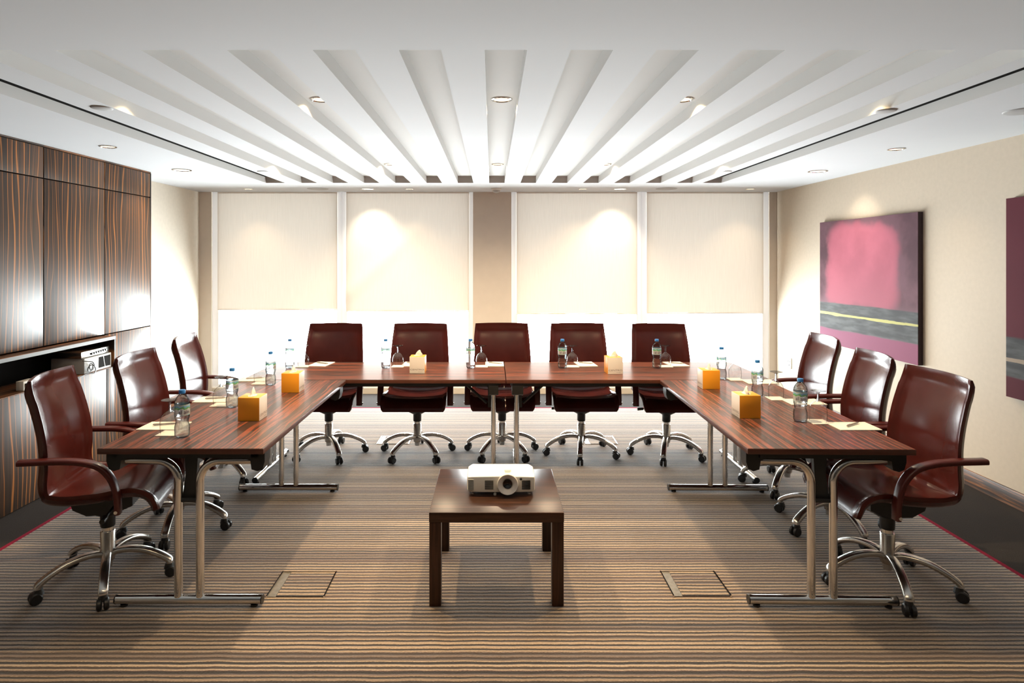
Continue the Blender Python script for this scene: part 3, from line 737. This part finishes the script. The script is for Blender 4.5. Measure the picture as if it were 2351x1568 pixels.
# ------------------------------------------------------------------ folding tables
TH = .75
def table_proto(length, width):
    root = thing('folding_table', 'x', 'table')
    hl, hw = length / 2, width / 2
    t = MB(); t.box(-hw, hw, -hl, hl, TH - .026, TH - .0015, 1, c=.002); t.box(-hw + .002, hw - .002, -hl + .002, hl - .002, TH - .002, TH, 0)
    t.build('tabletop', [M['tablewood'], M['tableedge']], root)
    f = MB()
    for sx in (-1, 1): f.box(sx * (hw - .055) - .014, sx * (hw - .055) + .014, -hl + .05, hl - .05, .694, .7235)
    for sy in (-1, 1): f.box(-hw + .069, hw - .069, sy * (hl - .045) - .012, sy * (hl - .045) + .012, .697, .7235)
    f.build('underframe', M['blackmetal'], root, smooth=False)
    ly = hl - .085
    for sy in (-1, 1):
        y = sy * ly
        ft = MB(); ft.tube([(-.335, y, .030), (.335, y, .030)], .0205, 18); fo = ft.build('foot_bar', M['chrome'], root)
        for sx in (-1, 1):
            e = MB(); e.lathe([(.021, 0), (.0215, .005)], 16, (sx * .3365 - .0025, y, .030), axis='x'); e.build('end_cap', M['black'], fo)
            e = MB(); e.lathe([(.016, .0005), (.016, .010)], 14, (sx * .30, y, 0)); e.build('glide', M['black'], fo)
            x = sx * .050
            path = [(x, y, .045), (x, y, .30), (x, y, .56)]
            for k in range(9):
                a = k / 8 * PI / 2; path.append((x + sx * .095 * (1 - math.cos(a)), y, .575 + .095 * math.sin(a)))
            path += [(sx * .25, y, .672), (sx * .31, y, .672)]
            l = MB(); l.tube(path, .0185, 16, up=(0, 1, 0)); l.build('leg', M['chrome'], root, angle=60)
            c = MB(); c.prism([(sx * .385 if False else sx * (hw - .012), .7235), (sx * (hw - .012), .675), (sx * (hw - .022), .642), (sx * (hw - .045), .632), (sx * (hw - .072), .640), (sx * (hw - .078), .68), (sx * (hw - .12), .695), (sx * (hw - .12), .7235)], 'y', y - .035, y + .045 if sy > 0 else y + .035)
            c.build('corner_bracket', M['black'], root, angle=30)
        m = MB(); yy = y - sy * .03
        m.prism([(-.032, .705), (.032, .705), (.026, .60), (.040, .50), (.036, .475), (-.036, .475), (-.040, .50), (-.026, .60)], 'y', yy - .012, yy + .012)
        m.tube([(-.045, y, .487), (.045, y, .487)], .010, 10)
        m.build('folding_lock', M['blackmetal'], root, angle=30)
        m = MB(); m.tube([(0, yy - sy * .02, .50), (0, yy - sy * .24, .70)], .011, 10); m.build('brace', M['blackmetal'], root)
    return root
GT = 'folding veneer tables of the U'
wing = Maker(table_proto(1.575, .745)); rear = Maker(table_proto(1.86, .750))
wing.put((-1.395, 3.5675, 0), 0, 'striped veneer folding table on the cabinet side of the U', GT)
wing.put((1.535, 3.560, 0), R(-1.2), 'striped veneer folding table on the painting side of the U', GT)
rear.put((-.8325, 4.7355, 0), R(90), 'striped veneer folding table along the window, cabinet-side half', GT)
rear.put((1.0325, 4.7355, 0), R(90), 'striped veneer folding table along the window, painting-side half', GT)

# ------------------------------------------------------------------ low table and projector
LX, LY0, LW, LD, LH = .022, 2.855, .622, .595, .433
root = thing('coffee_table', 'low square dark walnut table carrying the projector in the middle of the carpet', 'table', (LX, LY0 + LD / 2, 0))
t = MB(); t.box(-LW / 2, LW / 2, -LD / 2, LD / 2, LH - .047, LH, c=.004); t.build('tabletop', M['lowwood'], root)
for sx in (-1, 1):
    for sy in (-1, 1):
        l = MB(); x = sx * (LW / 2 - .0285); y = sy * (LD / 2 - .0285); l.box(x - .027, x + .027, y - .027, y + .027, 0, LH - .0475, c=.003); l.build('leg', M['lowwood_leg'], root)
PX, PY, PZ = .046, 3.055, LH
root = thing('projector', 'white video projector with a round lens, standing on the low walnut table', 'projector', (PX, PY, PZ))
PWd, PDp = .168, .20      # half width, depth
outl = [(-PWd, .022), (-PWd + .004, .008), (-.10, .001), (0, 0), (.10, .001), (PWd - .004, .008), (PWd, .022), (PWd, PDp - .03), (PWd - .02, PDp), (-PWd + .02, PDp), (-PWd, PDp - .03)]
m = MB()
def lay(sc, z, bow=0): return [(x * sc, (y - PDp / 2) * sc + PDp / 2, z + bow * (1 - (x / PWd) ** 2)) for x, y in outl]
layers = [lay(.965, .018), lay(1, .026), lay(1, .081, .004), lay(.985, .089, .006), lay(.93, .0925, .007)]
n = len(outl); vs = [v for l in layers for v in l]
fs = [(i * n + j, i * n + (j + 1) % n, (i + 1) * n + (j + 1) % n, (i + 1) * n + j) for i in range(len(layers) - 1) for j in range(n)] + [tuple(range(n))[::-1], tuple((len(layers) - 1) * n + j for j in range(n))]
mi = []
m.add(vs, fs)
for q in range(n):     # front faces of the lower band take the paler grey
    pass
body = m.build('casing', M['projector'], root, angle=35)
m = MB()
for i in range(12):
    z = .028 + i * .0045
    for a, c in ((-.163, -.135),): m.box(a, c, .0015 if abs(a) > .15 else .0, .012, z, z + .0018)
m.build('side_grille', M['grille'], root, smooth=False)
for x0, x1 in ((-.080, -.038), (.102, .144)):
    m = MB()
    for i in range(9): m.box(x0, x1, -.0022 if x0 < 0 else -.0012, .01, .033 + i * .0052, .0352 + i * .0052)
    m.build('vent_slots', M['vent'], root, smooth=False)
m = MB(); m.lathe([(.034, .02), (.050, .0), (.052, -.012), (.049, -.016), (.030, -.005), (.024, .0)], 40, (.032, -.004, .062), axis='y', cap=False); lr = m.build('lens_ring', M['projector_face'], root, angle=30)
m = MB(); m.lathe([(.0235, -.002), (.0225, -.006), (.020, -.0055), (.014, .000), (.0005, .003)], 28, (.032, -.004, .062), axis='y', cap=False); m.build('lens', M['lens'], lr)
m = MB(); m.lathe([(.0065, -.001), (.005, -.003), (.0005, -.0032)], 16, (.097, .001, .083), axis='y', cap=False); m.build('sensor_window', M['lens'], root)
m = MB(); m.box(.018, .052, .075, .085, .0985, .1002); m.box(.022, .046, .045, .049, .0985, .1002); m.build('top_marking', M['grille'], root, smooth=False)
for x, y in ((-.03, .012), (-.140, .03), (.140, .03)):
    m = MB(); m.lathe([(.007, .0005), (.0075, .008), (.004, .010), (.004, .022)], 12, (x, y, 0)); m.build('foot', M['grille'], root)

# ------------------------------------------------------------------ table settings
def bottle_proto():
    root = thing('water_bottle', 'x', 'bottle')
    prof = [(.022, .0008), (.029, .002), (.0325, .010), (.0335, .022), (.0325, .026), (.0338, .030), (.0335, .050), (.0315, .060), (.0285, .070), (.0280, .076), (.0290, .082), (.0315, .091), (.0330, .097), (.0322, .100), (.0338, .103), (.0338, .160), (.0328, .163), (.0335, .167), (.0325, .172), (.0305, .178), (.0270, .186), (.0215, .195), (.0160, .201), (.0128, .204), (.0125, .207)]
    m = MB(); m.lathe(prof, 26); m.build('bottle_body', M['water'], root, angle=50)
    m = MB(); m.lathe([(.0148, .2075), (.0152, .209), (.0150, .222), (.0135, .2245)], 20); m.build('cap', M['cap'], root)
    m = MB(); m.lathe([(.0342, .106), (.0342, .158)], 40, cap=False)
    vs, fs = text_mesh('al ain', .026)
    w = [(.0350 * math.sin(v.x / .035), -.0350 * math.cos(v.x / .035), .1150 + v.y * 1.0) for v in vs]
    m.add(w, fs, 1); m.build('label', [M['label'], M['label_ink']], root, angle=60)
    return root
def goblet_proto():
    root = thing('goblet', 'x', 'glass')
    m = MB(); m.lathe([(.0405, .0006), (.0425, .018), (.0440, .040), (.0435, .056), (.0405, .072), (.0340, .087), (.0240, .098), (.0130, .105), (.0075, .110)], 32, cap=False)
    m.build('bowl', M['goblet'], root, angle=80)
    m = MB(); m.lathe([(.0110, .1045), (.0070, .110), (.0055, .116), (.0060, .122), (.0048, .130), (.0052, .142), (.0080, .150)], 16, cap=False); m.build('stem', M['water'], root, angle=80)
    m = MB(); m.lathe([(.0078, .150), (.0160, .1545), (.0300, .1585), (.0375, .1600), (.0378, .1612), (.0200, .1616), (.0006, .1618)], 32, cap=False); m.build('foot', M['goblet'], root, angle=60)
    return root
def coaster_proto():
    m = MB(); m.box(-.048, .048, -.048, .048, 0, .0025); o = m.build('paper_coaster', M['paper'], smooth=False); return tag(o, 'x', 'coaster')
def pad_proto():
    root = thing('notepad', 'x', 'notepad')
    m = MB(); m.box(-.074, .074, -.103, .103, .0, .0035); m.build('page_block', M['paper'], root, smooth=False)
    m = MB(); m.box(-.074, .074, .088, .103, .0036, .0042); m.build('binding', M['paper'], root, smooth=False)
    return root
def pen_proto():
    root = thing('ballpoint_pen', 'x', 'pen')
    m = MB(); m.tube([(-.062, 0, .0056), (-.055, 0, .0056), (.045, 0, .0056)], [.0028, .0045, .0045], 10); m.build('barrel', M['pen'], root)
    m = MB(); m.tube([(.045, 0, .0056), (.058, 0, .0056), (.066, 0, .0056)], [.0042, .003, .0008], 10); m.build('tip', M['chrome'], root)
    m = MB(); m.box(-.06, -.025, -.0012, .0012, .0103, .0115); m.build('clip', M['chrome'], root, smooth=False)
    return root
MBt, MGo, MCo, MPa, MPe = Maker(bottle_proto()), Maker(goblet_proto()), Maker(coaster_proto()), Maker(pad_proto()), Maker(pen_proto())
Z = TH + .0004
seats = []   # (seat phrase, bottle, coaster, pad centre, pad rotation, bottle turn, pen turn)
for (bx_, by_), who in (((-1.478, 2.965), 'at the open end of the cabinet-side table'), ((-1.486, 3.555), 'at the middle place of the cabinet-side table'), ((-1.490, 4.185), 'at the window end of the cabinet-side table')):
    seats.append((who, (bx_, by_), (bx_ - .088, by_ + .055), (bx_ - .182, by_ + .185), 90, 42, 18))
for (bx_, by_), c_, p_, who in (((1.612, 3.245), (1.694, 3.232), (1.829, 3.145), 'at the open end of the painting-side table'), ((1.640, 3.835), (1.706, 3.772), (1.846, 3.68), 'at the middle place of the painting-side table'),
                                ((1.626, 4.395), (1.712, 4.370), (1.846, 4.285), 'at the window end of the painting-side table')):
    seats.append((who, (bx_, by_), c_ if abs(c_[0] - bx_) > .0845 else (bx_ + .086, c_[1]), p_, -90, -22, 35))
for bx_, cx_, px_, tr, who in ((-1.572, -1.488, -1.372, -8, 'before the window-side chair closest to the cabinets'), (-.826, -.740, -.640, -2, 'before the second window-side chair from the cabinets'), (-.165, -.080, .022, 0, 'before the middle window-side chair'),
                         (.550, .636, .755, 5, 'before the fourth window-side chair from the cabinets'), (1.285, 1.372, 1.482, 5, 'before the window-side chair closest to the paintings')):
    seats.append((who, (bx_, 4.835), (cx_, 4.905), (px_, 5.0), tr, 0, -30))
for who, bt, co, pa, pr, tr, pt in seats:
    MBt.put((bt[0], bt[1], Z), R(tr), 'clear plastic water bottle with a blue cap ' + who, 'bottled water on the tables')
    MCo.put((co[0], co[1], Z), R(0), 'small square paper coaster under the goblet ' + who, 'paper coasters')
    MGo.put((co[0], co[1], Z + .003), 0, 'upturned clear glass goblet ' + who, 'upturned goblets')
    MPa.put((pa[0], pa[1], Z), R(pr), 'cream notepad ' + who, 'notepads on the tables')
    MPe.put((pa[0] + .005, pa[1] + .01, Z + .0045), R(pt), 'slim grey pen lying on the notepad ' + who, 'pens on the notepads')

def tissue_proto():
    root = thing('tissue_box', 'x', 'tissue box')
    m = MB(); s = .0565; h = .122
    m.box(-s, s, -s, s, .0, h, 0, c=.0015)
    o = m.build('box', [M['orange'], M['boxwhite'], M['ink']], root, angle=30)
    for p in o.data.polygons:
        if abs(p.normal.y) > .9: p.material_index = 1
    t = MB()
    for sg in (-1, 1):
        for body, size, x, z in (('CENTRO', .0205, 0, .022), ('by rotana', .0078, .024, .010)):
            vs, fs = text_mesh(body, size)
            sx = 1.26 if body == 'CENTRO' else 1.0
            t.add([(sg * (v.x * sx + x) * -1 * -1 if sg < 0 else -(v.x * sx + x), sg * (s + .0005), z + v.y * .82) if False else ((v.x * sx + x) * (1 if sg < 0 else -1), sg * (s + .0004), z + v.y * .82) for v in vs], fs, 0)
    t.build('lettering', M['ink'], o, smooth=False)
    q = MB(); q.lathe([(.0005, h + .0006), (.034, h + .0006)], 24, cap=False); e = q.build('opening', M['boxwhite'], o); e.scale = (1, .62, 1)
    # tissue: folded tuft
    q = MB(); rings = []
    for i in range(7):
        t_ = i / 6; r_ = .022 * (1 - t_) ** .8 + .003
        rings.append([(r_ * math.cos(a) * (1.25 + .25 * math.sin(3 * a + i)) + .012 * t_, r_ * .45 * math.sin(a) * (1 + .4 * math.sin(2 * a + 1.3 * i)), h + .001 + .042 * t_ - .006 * abs(math.sin(a * 1.5)) * (1 - t_) * (1 if i else 0)) for a in [2 * PI * j / 16 for j in range(16)]])
    vs = [v for r_ in rings for v in r_]
    q.add(vs, [(i * 16 + j, i * 16 + (j + 1) % 16, (i + 1) * 16 + (j + 1) % 16, (i + 1) * 16 + j) for i in range(6) for j in range(16)] + [tuple(6 * 16 + j for j in range(16))])
    q.build('tissue', M['tissue'], root, angle=80)
    return root
TB = Maker(tissue_proto())
for x, y, rz, lab in ((-1.272, 3.305, 90, 'orange tissue box on the cabinet-side table, closer to its open end'), (-1.278, 3.995, 90, 'orange tissue box on the cabinet-side table, closer to the window'),
                      (-.553, 4.66, 0, 'tissue box with its white face forward, on the window-side table toward the cabinets'), (.907, 4.63, 4, 'tissue box with its white face forward, on the window-side table toward the paintings'),
                      (1.431, 4.10, -91, 'orange tissue box on the painting-side table, closer to the window'), (1.374, 3.358, -90, 'orange tissue box on the painting-side table, closer to its open end')):
    TB.put((x, y, Z), R(rz), lab, 'tissue boxes')

# ------------------------------------------------------------------ floor boxes in the carpet
def floorbox_proto():
    root = thing('floor_box', 'x', 'floor box')
    m = MB(); m.box(-.095, .128, -.112, .112, .0005, .004); m.build('carpet_lid', M['carpet'], root, smooth=False)
    m = MB(); m.box(-.135, -.097, -.115, .115, .0005, .003); m.build('hinge_plate', M['floorplate'], root, smooth=False)
    m = MB(); m.box(-.142, -.136, -.118, .118, .0005, .007); m.box(.129, .136, -.118, .118, .0005, .007); m.box(-.136, .129, .113, .118, .0005, .005); m.build('metal_edging', M['chrome'], root, smooth=False)
    return root
FB = Maker(floorbox_proto())
for x, y, lab in ((-.925, 3.05, 'carpeted floor box with metal edging beside the cabinet-side table foot'), (1.0, 3.055, 'carpeted floor box with metal edging beside the painting-side table foot'),
                  (-.85, 5.47, 'carpeted floor box between the first two window-side chairs'), (.95, 5.47, 'carpeted floor box behind the fourth window-side chair')):
    FB.put((x, y, 0), 0, lab, 'floor boxes')

# ------------------------------------------------------------------ light
WARM, SIDE_E = (1, .71, .38), 125
for k in (-6, -3, 0, 3, 6):
    x = .0537 + .3255 * k
    lamp_spot('slot_lamp', x, 3.35, ZC + SD - .012, 570 if abs(k) < 6 else 45, 140, .9, col=WARM, size=.016)
    lamp_spot('slot_lamp', x, 5.64, ZC + SD - .012, 430, 160, .95, col=(1, .77, .50), size=.016)
    if abs(k) < 6: lamp_spot('ceiling_lamp', x, 1.06, ZC - .012, 200, 120, .8, col=WARM)
aims = {(2.94, 5.60): (3.37, 5.65, 1.55), (-2.755, 5.52): (-3.11, 5.35, 1.5), (-1.40, 7.02): (-1.38, 7.38, 1.5), (1.45, 7.02): (1.40, 7.38, 1.5)}
for x, y, bg, lab in sides:
    lamp_spot('side_lamp', x, y, ZC - .014, SIDE_E * ((.7 if x > 2 else 1.0) if bg else .45), 85 if bg else 100, .8, col=(1, .88, .72) if bg else (1, .74, .46), aim=aims.get((x, y)))
W = bpy.data.worlds.new('daylight'); bpy.context.scene.world = W; W.use_nodes = True
bg = W.node_tree.nodes['Background']; bg.inputs[0].default_value = (.93, .97, 1, 1); bg.inputs[1].default_value = 82
wnt = W.node_tree; wtc = N(wnt, 'ShaderNodeTexCoord'); wsp = N(wnt, 'ShaderNodeSeparateXYZ'); L(wnt, wtc.outputs['Generated'], wsp.inputs[0])
wmr = N(wnt, 'ShaderNodeMapRange', interpolation_type='SMOOTHSTEP'); L(wnt, wsp.outputs['Z'], wmr.inputs['Value'])      # sunlit pale ground below, hazy sky above
wmr.inputs['From Min'].default_value = -.25; wmr.inputs['From Max'].default_value = .15; wmr.inputs['To Min'].default_value = 175; wmr.inputs['To Max'].default_value = 78
L(wnt, wmr.outputs[0], bg.inputs[1])
for i, (a, c) in enumerate(((bx(486), bx(1086)), (bx(1174), bx(1766)))):
    ld = bpy.data.lights.new('window_portal', 'AREA'); ld.shape = 'RECTANGLE'; ld.size = c - a; ld.size_y = 1.4 if False else 2.3; ld.cycles.is_portal = True
    o = bpy.data.objects.new('window_portal', ld); C.objects.link(o); o.location = ((a + c) / 2, YB + .2, 1.22); o.rotation_euler = (R(-90), 0, 0)

# ------------------------------------------------------------------ camera
cd = bpy.data.cameras.new('camera'); cam = bpy.data.objects.new('camera', cd); C.objects.link(cam)
cam.location = (0, 0, H); cam.rotation_euler = (R(90), 0, 0)
cd.sensor_width = 36; cd.lens = 36 * 1426 / 2351; cd.shift_x = (1175.5 - 1129) / 2351; cd.shift_y = -(784 - 594) / 2351
cd.clip_start = .05
sc = bpy.context.scene; sc.camera = cam
sc.view_settings.view_transform = 'Standard'; sc.view_settings.look = 'None'; sc.view_settings.exposure = -1.94
sc.cycles.use_denoising = True
sc.cycles.use_adaptive_sampling = True; sc.cycles.adaptive_threshold = .035
sc.cycles.max_bounces = 8; sc.cycles.transparent_max_bounces = 16; sc.cycles.sample_clamp_indirect = 10
